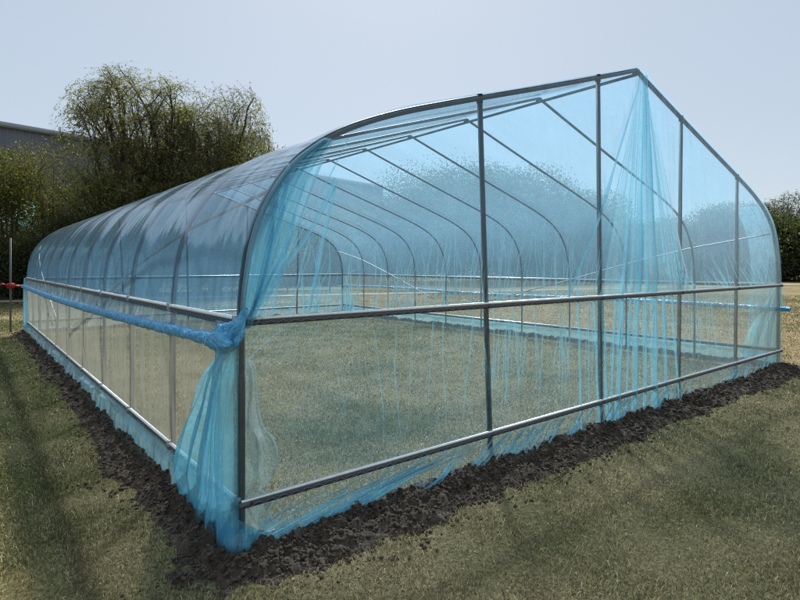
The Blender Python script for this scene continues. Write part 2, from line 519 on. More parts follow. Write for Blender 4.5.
# ---- gable films (front and rear) with folds
def fold(mb, P0, P1, w0, w1, y, bow=0.0, wob=0.01, n=26, sgn=-1, layers=2):
    """a gathered strip of film: a flattened tube with open back, from P0 to P1 in the wall plane"""
    P0 = np.array(P0, float); P1 = np.array(P1, float)
    d = P1 - P0; ln = np.linalg.norm(d)
    if ln < 1e-4:
        return
    d /= ln; p = np.array([-d[1], d[0]])
    t = np.linspace(0, 1, n)
    sd = int(abs(P0[0] * 91 + P1[1] * 57)) % 97
    c = P0[None] + (P1 - P0)[None] * t[:, None] + p[None] * (bow * np.sin(np.pi * t) + wob * np.sin(np.pi * t) * 2 * vnoise(t * 3 + sd, t * 0 + sd, 41))[:, None]
    w = (w0 + (w1 - w0) * t) * (1 + 0.7 * vnoise(t * 4.5, t * 0 + sd * 1.7, 43))
    if layers == 1:
        w = w * np.clip((1 - t) * 2.2, 0.02, 1) ** 0.8
    for ly in range(layers):
        q = np.array([-1, -0.75, -0.3, 0.0, 0.3, 0.75, 1])
        prf = np.array([0, 0.55, 0.9, 1.0, 0.9, 0.55, 0]) * (0.6 + 0.5 * ly)
        G = np.zeros((n, 7, 3))
        ww = w * (1 - 0.35 * ly)
        for j in range(7):
            xy = c + p[None] * (q[j] * ww / 2)[:, None]
            G[:, j] = np.stack([xy[:, 0], y + sgn * (0.003 + prf[j] * np.clip(ww * 0.5, 0.002, 0.035)), xy[:, 1]], -1)
        mb.grid(G)


def gable_sheet(v, sgn, seed, du, dz):
    uu = np.arange(-0.02, W + 0.02 + du, du); zz0 = -0.09
    nz = int(3.6 / dz)
    tz = np.maximum(top_z(np.clip(uu, 0.0, W)) + 0.012, 1.2)
    # on the straight legs the sheet stops at the leg
    t = np.linspace(0, 1, nz)
    U = np.repeat(uu[:, None], nz, 1); Z = zz0 + (tz[:, None] - zz0) * t[None]
    lim = np.interp(Z, lefthalf[:, 1], lefthalf[:, 0])
    U = np.clip(U, lim - 0.02, W - lim + 0.02)
    hold = np.minimum(np.minimum(np.abs(Z - 1.2), np.abs(Z - 0.22)), np.abs(Z - tz[:, None]))
    hold = np.clip(hold / 0.25, 0, 1) ** 0.7
    w = 0.020 * fbm(U * 2.2 + Z * 0.25, Z * 0.55, 4, seed) + 0.008 * fbm(U * 9 + Z * 0.6, Z * 1.2, 3, seed + 5)
    cw = np.exp(-((U - 4.3) / 1.3) ** 2)
    w = w * (0.6 + 0.9 * cw)
    # tension creases running from the lock channels
    cr = np.exp(-np.abs(Z - 1.2) / 0.22) + np.exp(-np.abs(Z - 0.22) / 0.18)
    w = w + 0.006 * cr * vnoise(U * 14 + Z * 2.5, Z * 1.5, seed + 9)
    low = np.clip((0.24 - Z) / 0.25, 0, 1)
    w = w + 0.03 * low * vnoise(U * 7 - Z * 6.0, Z * 2, seed + 13)
    Y = v + sgn * 0.028 + sgn * np.clip(w, -0.004, 0.06) * np.maximum(hold, 0.25)
    Y = Y + sgn * 0.03 * low
    return np.stack([U, Y, Z], -1)


b = MB(); b.grid(gable_sheet(L, 1, 71, 0.05, 0.06))
b.build('gable_film', M['film_roof'], GH)

fm = MB(); fm2 = MB()
G_ = gable
K = 1 / 1.0


def F(px0, py0, px1, py1, w0, w1, y=-0.032, soft=False, **kw):     # widths in metres
    fold(fm2 if soft else fm, G_(px0, py0), G_(px1, py1), w0, w1, y, **kw)


rr = random.Random(5)
# fan hanging from the ridge
F(636, 84, 600, 205, 0.02, 0.05); F(600, 205, 567, 292, 0.05, 0.03)
F(633, 110, 618, 294, 0.015, 0.05); F(640, 82, 634, 292, 0.03, 0.09); F(642, 76, 650, 292, 0.05, 0.15)
F(641, 80, 643, 292, 0.04, 0.10); F(645, 100, 661, 262, 0.02, 0.05); F(646, 110, 668, 285, 0.012, 0.03)
F(637, 90, 627, 290, 0.012, 0.045); F(650, 130, 676, 285, 0.008, 0.016); F(630, 120, 590, 292, 0.008, 0.02)
fm.build('ridge_folds', M['film_fold'], GH); fm = MB()
for ly, (xa, xb) in enumerate(((594, 684),)):
    dm = MB(); G = np.zeros((70, 90, 3)); tt = np.linspace(0, 1, 70)
    for j, q in enumerate(np.linspace(0, 1, 90)):
        xe = xa + (xb - xa) * q
        e1 = np.array(gable(xe, 318 - (xe - 245) * 0.0657)); e0 = np.array(gable(637 + 5 * (q - 0.5), 76))
        xl = xe + 4 * (q - 0.5)
        p_ = e0[None] + (e1 - e0)[None] * tt[:, None]
        am = 0.004 + 0.022 * tt
        y_ = -0.050 - 0.012 * ly - am * (1 + 2 / np.pi * np.arcsin(np.sin(q * 27 + ly * 2 + 2.5 * vnoise(tt * 1.5, tt * 0 + q * 6, 301))) + 1.4 * vnoise(tt * 1.2, tt * 0 + q * 17, 303 + ly)) * np.clip((1.02 - tt) * 12, 0.1, 1)
        G[:, j] = np.stack([p_[:, 0], y_, p_[:, 1]], -1)
    dm.grid(G)
    dm.build('ridge_drape', M['film_crease'], GH)
# below the middle rail they hang on to the lower rail
for x0, x1, w in ((612, 606, .05), (618, 613, .09), (627, 622, .05), (633, 630, .11), (641, 641, .07), (650, 651, .16), (660, 663, .07), (668, 676, .05), (590, 596, .04), (598, 604, .05), (574, 578, .035), (585, 586, .02)):
    F(x0, 300 - (x0 - 580) * .06, x1, 425 - (x1 - 600) * .28, w, w * 0.8)
for x0, x1, w in ((610, 600, .03), (622, 617, .05), (634, 628, .06), (643, 640, .04), (652, 652, .07), (664, 660, .04), (676, 670, .03)):
    F(x0, 424 - (x0 - 600) * .28, x1 - 6, 448 - (x1 - 600) * .40, w, w * 1.8)
fm.build('hanging_folds', M['film_fold'], GH); fm = MB()
# folds from the left corner up along the arch
for x1, y1, w in ((302, 182, .022), (286, 165, .03), (270, 195, .05), (276, 182, .04), (282, 205, .018), (333, 180, .05), (320, 160, .02), (345, 140, .012)):
    F(243 + rr.uniform(0, 4), 318, x1, y1, 0.018, w * 0.8, bow=-0.03)
F(304, 316, 332, 186, 0.02, 0.035); F(268, 318, 292, 215, 0.02, 0.02); F(285, 317, 308, 232, 0.012, 0.012)
fm.build('corner_folds', M['film_fold'], GH); fm = MB()
# folds from the left corner into the lower panel
for x0, y0, x1, y1, w in ((246, 358, 296, 324, .012), (246, 345, 270, 326, .01), (371, 330, 380, 455, .009), 
                          (393, 326, 398, 440, .012), (409, 325, 404, 430, .010), (440, 318, 444, 438, .014), (470, 316, 457, 436, .012), (430, 318, 424, 420, .01), (458, 320, 468, 420, .007),
                          (500, 312, 520, 380, .007), (520, 312, 515, 415, .008), (530, 310, 535, 400, .008), (545, 308, 541, 412, .01), (556, 308, 563, 402, .012), (508, 316, 499, 420, .014)):
    F(x0, y0, x1, y1, w * 1.2, w * 0.8, layers=1, soft=True, bow=rr.uniform(-0.03, 0.03))
# upper panel, faint upright folds above the middle rail
for i in range(120):
    x = rr.uniform(300, 590); y = 318 - (x - 245) * 0.0657
    F(x, y, x + rr.uniform(-6, 18), y - rr.uniform(25, 110), rr.uniform(.008, .022), .003, wob=0.03, layers=1, soft=True)
for i in range(64):
    x = rr.uniform(665, 774); y = 318 - (x - 245) * 0.0657
    F(x, y, x - rr.uniform(0, 26), y - rr.uniform(15, 60), rr.uniform(.008, .02), .004, wob=0.02, layers=1, soft=True)
# lower panel fine creases
for i in range(80):
    x = rr.uniform(480, 772); y0 = 322 - (x - 245) * 0.0657; y1 = 497 - (x - 243) * 0.2804
    a = rr.uniform(0, .3); c = rr.uniform(.6, 1)
    dx = rr.uniform(-8, 8)
    F(x, y0 + (y1 - y0) * a, x + dx, y0 + (y1 - y0) * c, rr.uniform(.008, .025), rr.uniform(.006, .03), layers=1, soft=True)
# bottom band, slanting folds pulled towards the buried edge
for x0, dx, w in ((452, 138, .02), (440, 120, .035), (420, 120, .05), (404, 110, .02), (385, 90, .03), (350, 70, .02), (470, 60, .02), (448, 26, .022), (456, 30, .016), (462, 46, .025), (480, 30, .018), (486, 40, .03)):
    y0 = 503 - (x0 - 243) * 0.2804
    x1 = x0 - dx; y1 = 541 - (x1 - 241) * 0.329
    F(x0, y0, x1, y1 + 5, w * 0.6, w * 1.2, y=-0.078, bow=0.02)
for x0, y0, x1, y1, w in ((446, 450, 274, 530, .035), (425, 459, 266, 533, .05), (405, 463, 262, 531, .03), (372, 475, 258, 529, .04), (340, 482, 254, 525, .03), (318, 486, 252, 520, .025), (452, 452, 300, 522, .03)):
    F(x0, y0, x1, y1, w * 0.35, w * 1.1, y=-0.088, bow=-0.015)
for i in range(52):
    x0 = rr.uniform(492, 776); y0 = 503 - (x0 - 243) * 0.2804
    x1 = x0 - rr.uniform(0.3, 1) * (46 * (1 - (x0 - 492) / 330)); y1 = 541 - (x1 - 241) * 0.329 + 2
    F(x0, y0, x1, y1, rr.uniform(.01, .03), rr.uniform(.02, .05), y=-0.075)
gf = MB(); gf.grid(gable_sheet(0, -1, 51, 0.018, 0.022))
nq = sum(len(p) for p in gf.P[4])
for V_, P_ in zip(fm2.V, fm2.P[4]):          # its creases
    gf.add(V_, P_ - P_.min())
nq2 = sum(len(p) for p in gf.P[4])
for V_, P_ in zip(fm.V, fm.P[4]):           # and the folds of its buried edge
    gf.add(V_, P_ - P_.min())
tot = sum(len(p) for p in gf.P[4])
ii = np.arange(tot)
mk('gable_film', np.vstack(gf.V), [np.vstack(gf.P[4])], None, GH, mats=[M['film_gable'], M['film_crease'], M['film_fold']], midx=(ii >= nq).astype(np.int32) + (ii >= nq2))

# ---- gathered film along the corner legs of the front gable
def corner_bundle(side, name):
    mb = MB()
    zz = np.linspace(1.16, 2.25, 60)
    for ly, (wd, ofs) in enumerate(((0.17, 0.0), (0.12, 0.012), (0.24, -0.010))):
        G = np.zeros((60, 25, 3))
        for j, q in enumerate(np.linspace(0, 1, 25)):
            f = np.clip((zz - 1.16) / 1.1, 0, 1)
            spread = wd * (0.22 + 1.0 * np.sin(np.pi * np.clip(f * 0.95 + 0.03, 0, 1)) ** 0.8)
            u = np.interp(zz, lefthalf[:, 1], lefthalf[:, 0]) - 0.03 + spread * q
            y = -0.055 - ofs - 0.016 * np.sin(q * 22 + ly * 2 + 2 * zz) - 0.02 * vnoise(zz * 2, zz * 0 + q * 7 + ly, 61)
            G[:, j] = np.stack([u if side == 0 else W - u, y, zz], -1)
        mb.grid(G)
    return mb.build(name, M['film_fold'], GH)


corner_bundle(0, 'gathered_film')

# bulging loose film at the far right leg
mb = MB()
zz = np.linspace(0.0, 2.35, 90)
for ly in range(1):
    G = np.zeros((90, 31, 3))
    for j, q in enumerate(np.linspace(0, 1, 31)):
        lim = np.interp(zz, lefthalf[:, 1], lefthalf[:, 0])
        bulge = 0.20 * np.exp(-((zz - 1.62) / 0.33) ** 2) + 0.03
        ang = q * np.pi
        u = W - lim + bulge * np.sin(ang) * (1 - 0.2 * ly) - (0.05 + 0.28 * ly) * (1 - q) ** 2
        y = -0.06 + q * (0.42) + 0.02 * np.sin(q * 30 + zz * 3) * np.sin(ang) + 0.014 * ly
        G[:, j] = np.stack([u, y, zz], -1)
    mb.grid(G)
mb.build('gathered_film', M['film_crease'], GH)

# film twisted together where the roll meets the corner leg
mb = MB()
for ly, (pth, r0) in enumerate((([(-0.088, 0.16, 1.085), (-0.085, 0.06, 1.092), (-0.070, -0.02, 1.115), (-0.045, -0.056, 1.165), (-0.020, -0.066, 1.215), (0.004, -0.066, 1.27)], 0.047),
                                ([(-0.075, 0.12, 1.13), (-0.062, 0.04, 1.15), (-0.050, -0.03, 1.175), (-0.030, -0.062, 1.22), (-0.008, -0.070, 1.27)], 0.040),
                                ([(-0.100, 0.10, 1.06), (-0.080, 0.01, 1.065), (-0.055, -0.045, 1.09), (-0.030, -0.066, 1.14), (-0.010, -0.074, 1.22)], 0.036))):
    c = resample(catmull(pth, 8), 70)[0]
    t = np.linspace(0, 1, 70); a = np.linspace(0, 2 * np.pi, 41)
    T_, A_ = np.meshgrid(t, a, indexing='ij')
    d_ = np.gradient(c, axis=0); d_ /= np.linalg.norm(d_, axis=1)[:, None]
    n1 = np.cross(d_, np.array([1.0, 0.25, 0.1])); n1 /= np.linalg.norm(n1, axis=1)[:, None]; n2 = np.cross(d_, n1)
    rr_ = r0 * (1 - 0.85 * T_ ** 1.6) * np.clip(T_ / 0.06 + 0.35, 0, 1) * (0.85 + 0.75 * np.abs(vnoise(np.cos(A_ + 3 * T_) * 2.6 + ly * 3, np.sin(A_ + 3 * T_) * 2.6 + T_ * 3, 401 + ly)) + 0.35 * vnoise(np.cos(A_ + 3 * T_) * 5, np.sin(A_ + 3 * T_) * 5 + T_ * 9, 405 + ly))
    mb.grid(c[:, None] + rr_[..., None] * (np.cos(A_)[..., None] * n1[:, None] + np.sin(A_)[..., None] * n2[:, None]))
mb.build('twisted_film', M['film_roll'], GH)

# ---- curtain sheets and their rolls on both long sides
def curtain(side):
    sg = -1 if side == 0 else 1
    u0 = 0 if side == 0 else W
    n = 1400
    v = np.concatenate([np.linspace(-0.075, 3.0, 800, endpoint=False), np.linspace(3.0, L + 0.12, 600)])
    drop = (1.095 - 0.055 * np.sin(np.pi * np.clip(v / L, 0, 1)) - 0.07 * v / L) if side == 0 else 0.84 + 0.02 * np.sin(v * 0.8)
    sheet = np.zeros((n, 9, 3))
    for j, q in enumerate(np.linspace(0, 1, 9)):
        z = 1.185 + (drop - 1.185) * q
        u = u0 + sg * (0.045 + 0.03 * q + 0.014 * np.sin(q * np.pi) * (vnoise(v * 6, v * 0 + q, 81) + 0.6 * vnoise(v * 17, v * 0 + q, 82)) * 2)
        sheet[:, j] = np.stack([u, v, z], -1)
    mb = MB(); mb.grid(sheet)
    st = mb.build('side_curtain', M['film_roof' if side == 0 else 'film_gable'], GH)
    a = np.linspace(0, 2 * np.pi, 33)
    G = np.zeros((n, 33, 3))
    rad_ = 0.034 if side == 0 else 0.033
    V_, A_ = np.meshgrid(v, a, indexing='ij')
    tw = A_ * 1.0 + V_ * 6.0
    R_ = rad_ * (1 + 0.16 * vnoise(V_ * 22 + A_ * 2.5, np.cos(tw) * 1.3, 83) + 0.26 * vnoise(V_ * 9 - A_, np.sin(tw) * 1.1, 84) + 0.30 * np.abs(vnoise(V_ * 37 + 3 * np.sin(A_ + V_ * 2), np.cos(A_) * 2.4 + V_ * 5, 85)) + 0.12 * vnoise(V_ * 4, np.cos(A_), 86))
    if side == 0:
        R_ = R_ * (1 + 0.30 * np.exp(-((V_ - 0.06) / 0.14) ** 2)) * np.sqrt(np.clip((V_ + 0.0752) / 0.06, 0, 1))
    G[..., 0] = u0 + sg * 0.085 + R_ * np.cos(A_); G[..., 1] = V_ - (0.0 if side == 0 else 0.06); G[..., 2] = np.asarray(drop)[:, None] - 0.01 + R_ * np.sin(A_)
    mb = MB(); mb.grid(G)
    ro = mb.build('curtain_roll', M['film_roll'], st)
    ev = -0.03 if side == 0 else -0.2
    d0 = float(np.atleast_1d(drop)[0]); d1 = float(np.atleast_1d(drop)[-1])
    pp = MB(); pp.tube([(u0 + sg * 0.085, L, d1 - 0.01), (u0 + sg * 0.085, L + 0.45, d1 - 0.01)], 0.013, 10)
    pp.build('roll_pipe', M['pipe'], st)
    return d1


dl = curtain(0); curtain(1)

# crank on its guide pole at the far end of the left roll
pole = MB().tube([(-0.30, L + 0.42, -0.2), (-0.30, L + 0.42, 2.12)], 0.020, 10).build('crank_pole', principled('dull_zinc_pole', (0.13, 0.135, 0.14), 0.7, 0.0), GH)
ck = MB()
ck.tube([(-0.085, L + 0.42, dl - 0.01), (-0.30, L + 0.36, dl + 0.0)], 0.022, 8)
ck.box((-0.37, L + 0.33, dl - 0.06), (-0.23, L + 0.40, dl + 0.06))
ck.tube([(-0.33, L + 0.33, dl), (-0.46, L + 0.30, dl + 0.05), (-0.52, L + 0.26, dl + 0.02)], 0.016, 8)
ck.tube([(-0.52, L + 0.30, dl + 0.02), (-0.52, L + 0.14, dl + 0.02)], 0.018, 8)
ck.build('crank_handle', M['red'], pole)

# ---- insect nets
for side in (0, 1):
    sg = -1 if side == 0 else 1
    u0 = 0 if side == 0 else W
    v = np.linspace(0.0, L, 520); z = np.linspace(0.20, 1.2, 50)
    V_, Z_ = np.meshgrid(v, z, indexing='ij')
    h = np.sin(np.pi * (Z_ - 0.2)) ** 0.7
    ph = (V_ / (L / 10)) % 1
    wv = 0.030 * fbm(V_ * 3.2 + Z_ * 0.4, Z_ * 0.7, 3, 91 + side) + 0.018 * fbm(V_ * 11 + 0.8 * Z_, Z_ * 0.8, 2, 95) + 0.02 * np.exp(-((V_ - 4.2 - 0.9 * (1 - Z_)) / 0.1) ** 2)
    U_ = u0 + sg * (0.020 + np.clip(h, 0, 1) * np.clip(wv + 0.006, -0.004, 0.05))
    mb = MB(); mb.grid(np.stack([U_, V_, Z_], -1))
    mb.build('insect_net', M['net'], GH)

# ---- film skirts buried in the soil along the long sides
for side in (0, 1):
    sg = -1 if side == 0 else 1
    u0 = 0 if side == 0 else W
    v = np.linspace(-0.01, L + 0.02, 800); q = np.linspace(0, 1, 18)
    V_, Q_ = np.meshgrid(v, q, indexing='ij')
    Z_ = 0.205 - 0.31 * Q_
    pl = vnoise(V_ * 4 + Q_ * 0.6, Q_ * 0.6, 97) + 0.45 * vnoise(V_ * 10 + Q_, Q_, 98) + 0.08 * vnoise(V_ * 30, Q_ * 2, 99)
    U_ = u0 + sg * (0.030 + 0.045 * Q_ + 0.045 * pl * (0.15 + Q_))
    mb = MB(); mb.grid(np.stack([U_, V_, Z_], -1))
    # folded upper hem hanging loosely over the rail
    V2, Q2 = np.meshgrid(v, np.linspace(0, 1, 7), indexing='ij')
    hem = 0.05 + 0.05 * vnoise(V2 * 2.2, V2 * 0, 101)
    U2 = u0 + sg * (0.05 + 0.03 * Q2 + 0.04 * Q2 * vnoise(V2 * 8, Q2, 103))
    mb.grid(np.stack([U2, V2, 0.20 - hem * Q2], -1))
    mb.build('film_skirt', M['film_skirt'], GH)


# ---- loose fans of film at the corners
def tri(x):
    return 2 / np.pi * np.arcsin(np.sin(x))


def fan_drape(u_off, v0, v1t, edge, name, mat, seed, flip=None):
    """hangs from a point near the rail and spreads along the long wall towards the ground; edge = [(v, z), ...] of its free side"""
    e = resample(catmull(edge, 8), 60)[0]
    n = 110
    G = np.zeros((60, n, 3))
    for j, q in enumerate(np.linspace(0, 1, n)):
        v = v0 + (e[:, 0] - v0) * q
        t = np.linspace(0, 1, 60)
        dpt = (0.010 + 0.028 * t ** 0.7) * np.clip((1.06 - t) / 0.28, 0.2, 1)
        y = dpt * (0.9 * tri(q * 19 + seed + 3.5 * vnoise(t * 1.6, t * 0 + q * 4, seed)) + 0.35 * tri(q * 47 + 6 * vnoise(t * 2.5, t * 0 + q * 3, seed + 4)) + 1.5 * vnoise(t * 1.5, t * 0 + q * 9, seed + 1))
        u = (u_off - 0.02 * np.sin(np.pi * t) + y) * min(1.0, 0.25 + 6 * q) - 0.012
        G[:, j] = np.stack([u, v, e[:, 1]], -1)
    if flip:
        G = flip(G)
    mb = MB(); mb.grid(G)
    return mb.build(name, mat, GH)


edgeA = [(0.05, 1.12), (0.12, 1.02), (0.31, 0.875), (0.47, 0.68), (0.68, 0.46), (0.80, 0.30), (0.85, 0.20), (0.84, 0.10), (0.80, -0.07)]
fan_drape(-0.055, -0.045, 0, edgeA, 'corner_drape', M['film_double'], 111)
edgeC = [(0.03, 1.12), (0.06, 1.0), (0.12, 0.8), (0.2, 0.6), (0.26, 0.4), (0.3, 0.24), (0.40, 0.1), (0.5, -0.07)]
fan_drape(-0.10, -0.055, 0, edgeC, 'corner_drape', M['film_fold'], 121)
edgeR = [(0.05, 1.2), (0.15, 1.0), (0.3, 0.7), (0.45, 0.4), (0.5, 0.1), (0.5, -0.07)]
fan_drape(-0.05, -0.02, 0, edgeR, 'corner_drape', M['film_skirt'], 131, lambda G: np.stack([W - G[..., 0], L - G[..., 1], G[..., 2]], -1))
fan_drape(-0.05, -0.02, 0, edgeR, 'corner_drape', M['film_skirt'], 137, lambda G: np.stack([G[..., 0], L - G[..., 1], G[..., 2]], -1))
fan_drape(-0.05, -0.02, 0, edgeR, 'corner_drape', M['film_skirt'], 139, lambda G: np.stack([W - G[..., 0], G[..., 1], G[..., 2]], -1))

# curling offcut of clear film just inside the near corner
ez = np.array([(0.05, 0.98), (0.10, 0.93), (0.115, 0.80), (0.12, 0.68), (0.15, 0.58), (0.215, 0.50), (0.25, 0.41), (0.24, 0.33), (0.19, 0.27), (0.14, 0.23), (0.20, 0.17), (0.235, 0.12), (0.20, 0.06), (0.24, 0.0), (0.22, -0.06)])
ez = resample(catmull(ez, 8), 110)[0]
mb = MB()
for ly in range(2):
    G = np.zeros((110, 30, 3))
    t = np.linspace(0, 1, 110)
    for j, q in enumerate(np.linspace(0, 1, 30)):
        u = -0.005 + (ez[:, 0] * (1 - 0.3 * ly) + 0.005) * q
        y = 0.03 + 0.02 * ly + 0.03 * np.sin(q * 9 + t * 7 + ly * 2) * q + 0.05 * q * vnoise(t * 6, t * 0 + q * 3 + ly * 7, 141)
        y = y + 0.03 * np.clip((q - 0.8) / 0.2, 0, 1) ** 2
        G[:, j] = np.stack([u, y, ez[:, 1]], -1)
    # rolled free edge
    mb.grid(G)
    E_ = G[:, -1]
    mb.tube(E_ + np.array([0.0, 0.004, 0]), 0.006 + 0.003 * np.abs(vnoise(t * 12, t * 0, 143)), 6)
mb.build('loose_clear_film', M['film_clear'], GH)

# bunched wet film where the corner meets the soil
mb = MB()
for ly in range(3):
    G = np.zeros((20, 60, 3)); 
    for i, t in enumerate(np.linspace(0, 1, 20)):
        a = np.linspace(0, 1, 60)
        u = np.where(a < 0.5, -0.06 + 0 * a, -0.06 + (a - 0.5) * 2 * (0.15 + 0.12 * ly))
        y = np.where(a < 0.5, -0.07 + (0.5 - a) * 2 * 0.8, -0.07 + 0 * a)
        sp = 0.012 + 0.02 * t + 0.012 * ly
        pl = 0.010 * np.sin(a * 26 + ly * 2 + 2 * t) * (0.3 + t) + 0.03 * vnoise(a * 12, a * 0 + t * 2 + ly, 151)
        G[i] = np.stack([u - np.where(a < 0.5, sp + pl, 0), y - np.where(a >= 0.5, sp + pl, 0), np.full(60, 0.17 - 0.05 * ly - 0.27 * t) - 0.0], -1)
        G[i, :, 2] += (0.17 - G[i, :, 2]) * 0 - 0.12 * np.abs(a - 0.5) * 2 * (1 - t)
    if ly < 2:
        mb.grid(G)
mb.build('buried_film_edge', M['film_double'], GH)

# ------------------------------------------------------------------ soil bank round the greenhouse
def ring_dist(x, y):
    dx = np.maximum(np.maximum(-x, x - W), 0); dy = np.maximum(np.maximum(-y, y - L), 0)
    out = np.hypot(dx, dy)
    ins = np.minimum(np.minimum(x, W - x), np.minimum(y, L - y))
    return np.where(out > 0, out, -ins)


def soil_width(x, y):
    front = np.clip((-y) / 0.06, 0, 1) * (y < 0)
    w = np.where(y < 0.0, 0.40, 0.30)
    near = np.exp(-((x + 0.1) ** 2 + (y + 0.2) ** 2) / 0.45)
    w = w - 0.02 * near
    w = w + 0.13 * fbm(x * 1.3, y * 1.3, 3, 161) + 0.10 * vnoise(x * 9, y * 9, 163)
    return np.clip(w, 0.17, 2)


def soil_h(x, y):
    d = ring_dist(x, y)
    w = soil_width(x, y)
    t = d / w
    base = np.where(t < 0.25, 0.066 * np.clip(1 - ((t - 0.25) / 0.42) ** 2, 0, 1), 0.066 * np.clip((1 - t) / 0.75, 0, 1) ** 0.8)
    base = np.where(d < -0.02, base * np.clip(1 + (d + 0.02) / 0.10, 0, 1), base)
    k = np.clip(base / 0.03, 0, 1)
    n = 0.045 * fbm(x * 4, y * 4, 2, 171) + 0.046 * fbm(x * 11, y * 11, 3, 173) + 0.030 * fbm(x * 30, y * 30, 2, 177) + 0.012 * vnoise(x * 75, y * 75, 179)
    h = GZ - 0.035 + base * 1.15 + k * n + 0.035 * np.clip((1.0 - t) / 0.12, 0, 1) * (t > 0)
    return h


mb = MB()


def soil_patch(x0, x1, y0, y1, st):
    xs = np.arange(x0, x1 + st * 0.5, st); ys = np.arange(y0, y1 + st * 0.5, st)
    X, Y = np.meshgrid(xs, ys, indexing='ij')
    mb.grid(np.stack([X, Y, soil_h(X, Y)], -1))


soil_patch(-0.75, 3.0, -0.95, 0.10, 0.011)
soil_patch(3.0, 5.6, -0.95, 0.10, 0.014)
soil_patch(5.6, W + 0.95, -0.95, 0.10, 0.02)
soil_patch(-0.75, 0.10, 0.10, 4.0, 0.012)
soil_patch(-0.75, 0.10, 4.0, L + 0.75, 0.022)
soil_patch(W - 0.1, W + 0.95, 0.10, L + 0.75, 0.05)
soil_patch(0.10, W - 0.1, L - 0.1, L + 0.75, 0.05)
tag(mb.build('soil_bank', M['soil']), kind='structure')

# crumbs and clods lying on the bank
_ico = [(-1, 1.618, 0), (1, 1.618, 0), (-1, -1.618, 0), (1, -1.618, 0), (0, -1, 1.618), (0, 1, 1.618), (0, -1, -1.618), (0, 1, -1.618), (1.618, 0, -1), (1.618, 0, 1), (-1.618, 0, -1), (-1.618, 0, 1)]
_icf = [(0, 11, 5), (0, 5, 1), (0, 1, 7), (0, 7, 10), (0, 10, 11), (1, 5, 9), (5, 11, 4), (11, 10, 2), (10, 7, 6), (7, 1, 8), (3, 9, 4), (3, 4, 2), (3, 2, 6), (3, 6, 8), (3, 8, 9), (4, 9, 5), (2, 4, 11), (6, 2, 10), (8, 6, 7), (9, 8, 1)]


def sub_ico():
    V = [np.array(v) / np.linalg.norm(v) for v in _ico]; F_ = []
    mid = {}

    def m(a, b):
        k = (min(a, b), max(a, b))
        if k not in mid:
            p = V[a] + V[b]; V.append(p / np.linalg.norm(p)); mid[k] = len(V) - 1
        return mid[k]
    for a, b_, c in _icf:
        x, y, z = m(a, b_), m(b_, c), m(c, a)
        F_ += [(a, x, z), (b_, y, x), (c, z, y), (x, y, z)]
    return np.array(V), np.array(F_)


IV, IF = sub_ico()


def clods(n, x0, x1, y0, y1, s0, s1):
    x = rng.uniform(x0, x1, n * 4); y = rng.uniform(y0, y1, n * 4)
    d = ring_dist(x, y); w = soil_width(x, y)
    ok = (d > -0.03) & (d < w * 1.45) & (rng.random(n * 4) < np.clip(1.35 - d / w * 0.9, 0.03, 1) * np.where(d > w, 0.35, 1))
    x = x[ok][:n]; y = y[ok][:n]; n = len(x)
    s = s0 + (s1 - s0) * rng.random(n) ** 4.0
    z = np.maximum(soil_h(x, y), GZ) + s * 0.25
    sc = s[:, None] * rng.uniform(0.6, 1.25, (n, 3)); sc[:, 2] *= 0.8
    rnd = 1 + 0.42 * (rng.random((n, len(IV))) - 0.5) * 2
    V = IV[None] * rnd[..., None] * sc[:, None]
    a = rng.uniform(0, 6.28, n); ca, sa = np.cos(a), np.sin(a)
    X = V[..., 0] * ca[:, None] - V[..., 1] * sa[:, None]; Y = V[..., 0] * sa[:, None] + V[..., 1] * ca[:, None]
    V = np.stack([X + x[:, None], Y + y[:, None], V[..., 2] + z[:, None]], -1).reshape(-1, 3)
    Fc = (IF[None] + (np.arange(n) * len(IV))[:, None, None]).reshape(-1, 3)
    return V, Fc


mb = MB()
for a in ((9500, -0.75, 3.2, -0.95, 0.0, 0.002, 0.015), (7000, 3.2, W + 0.9, -0.95, 0.0, 0.003, 0.021), (7500, -0.75, 0.0, -0.2, 4.0, 0.002, 0.014), (2500, -0.75, 0.0, 4.0, L + 0.5, 0.006, 0.028)):
    mb.add(*clods(*a))
tag(mb.build('soil_clods', M['clod'], smooth=False), label='loose dark soil clods scattered over the dug bank', kind='stuff')


# ------------------------------------------------------------------ grass blades
def grass_points():
    out = []
    Ds = np.linspace(1.7, 34, 400)
    dens = np.where(Ds < 3.6, 11000, 11000 * (3.6 / Ds) ** 2.0)
    pdf = dens * Ds
    cnt = float(np.sum(pdf) * (Ds[1] - Ds[0])) * rad(100)
    cdf = np.cumsum(pdf); cdf /= cdf[-1]
    n = int(cnt)
    D = np.interp(rng.random(n), cdf, Ds)
    th = rng.uniform(rad(-50), rad(50), n) + math.atan2(FV[0], FV[1])
    return CAM[0] + D * np.sin(th), CAM[1] + D * np.cos(th), D


gx, gy, gD = grass_points()
d = ring_dist(gx, gy); w = soil_width(gx, gy)
onsoil = (d > -0.05) & (d < w * (0.70 + 0.36 * rng.random(len(gx)) ** 0.5))
tuft = fbm(gx * 3.1, gy * 3.1, 3, 201)
keep = (~onsoil) & (rng.random(len(gx)) < np.clip(0.85 + 0.9 * tuft, 0.25, 1))
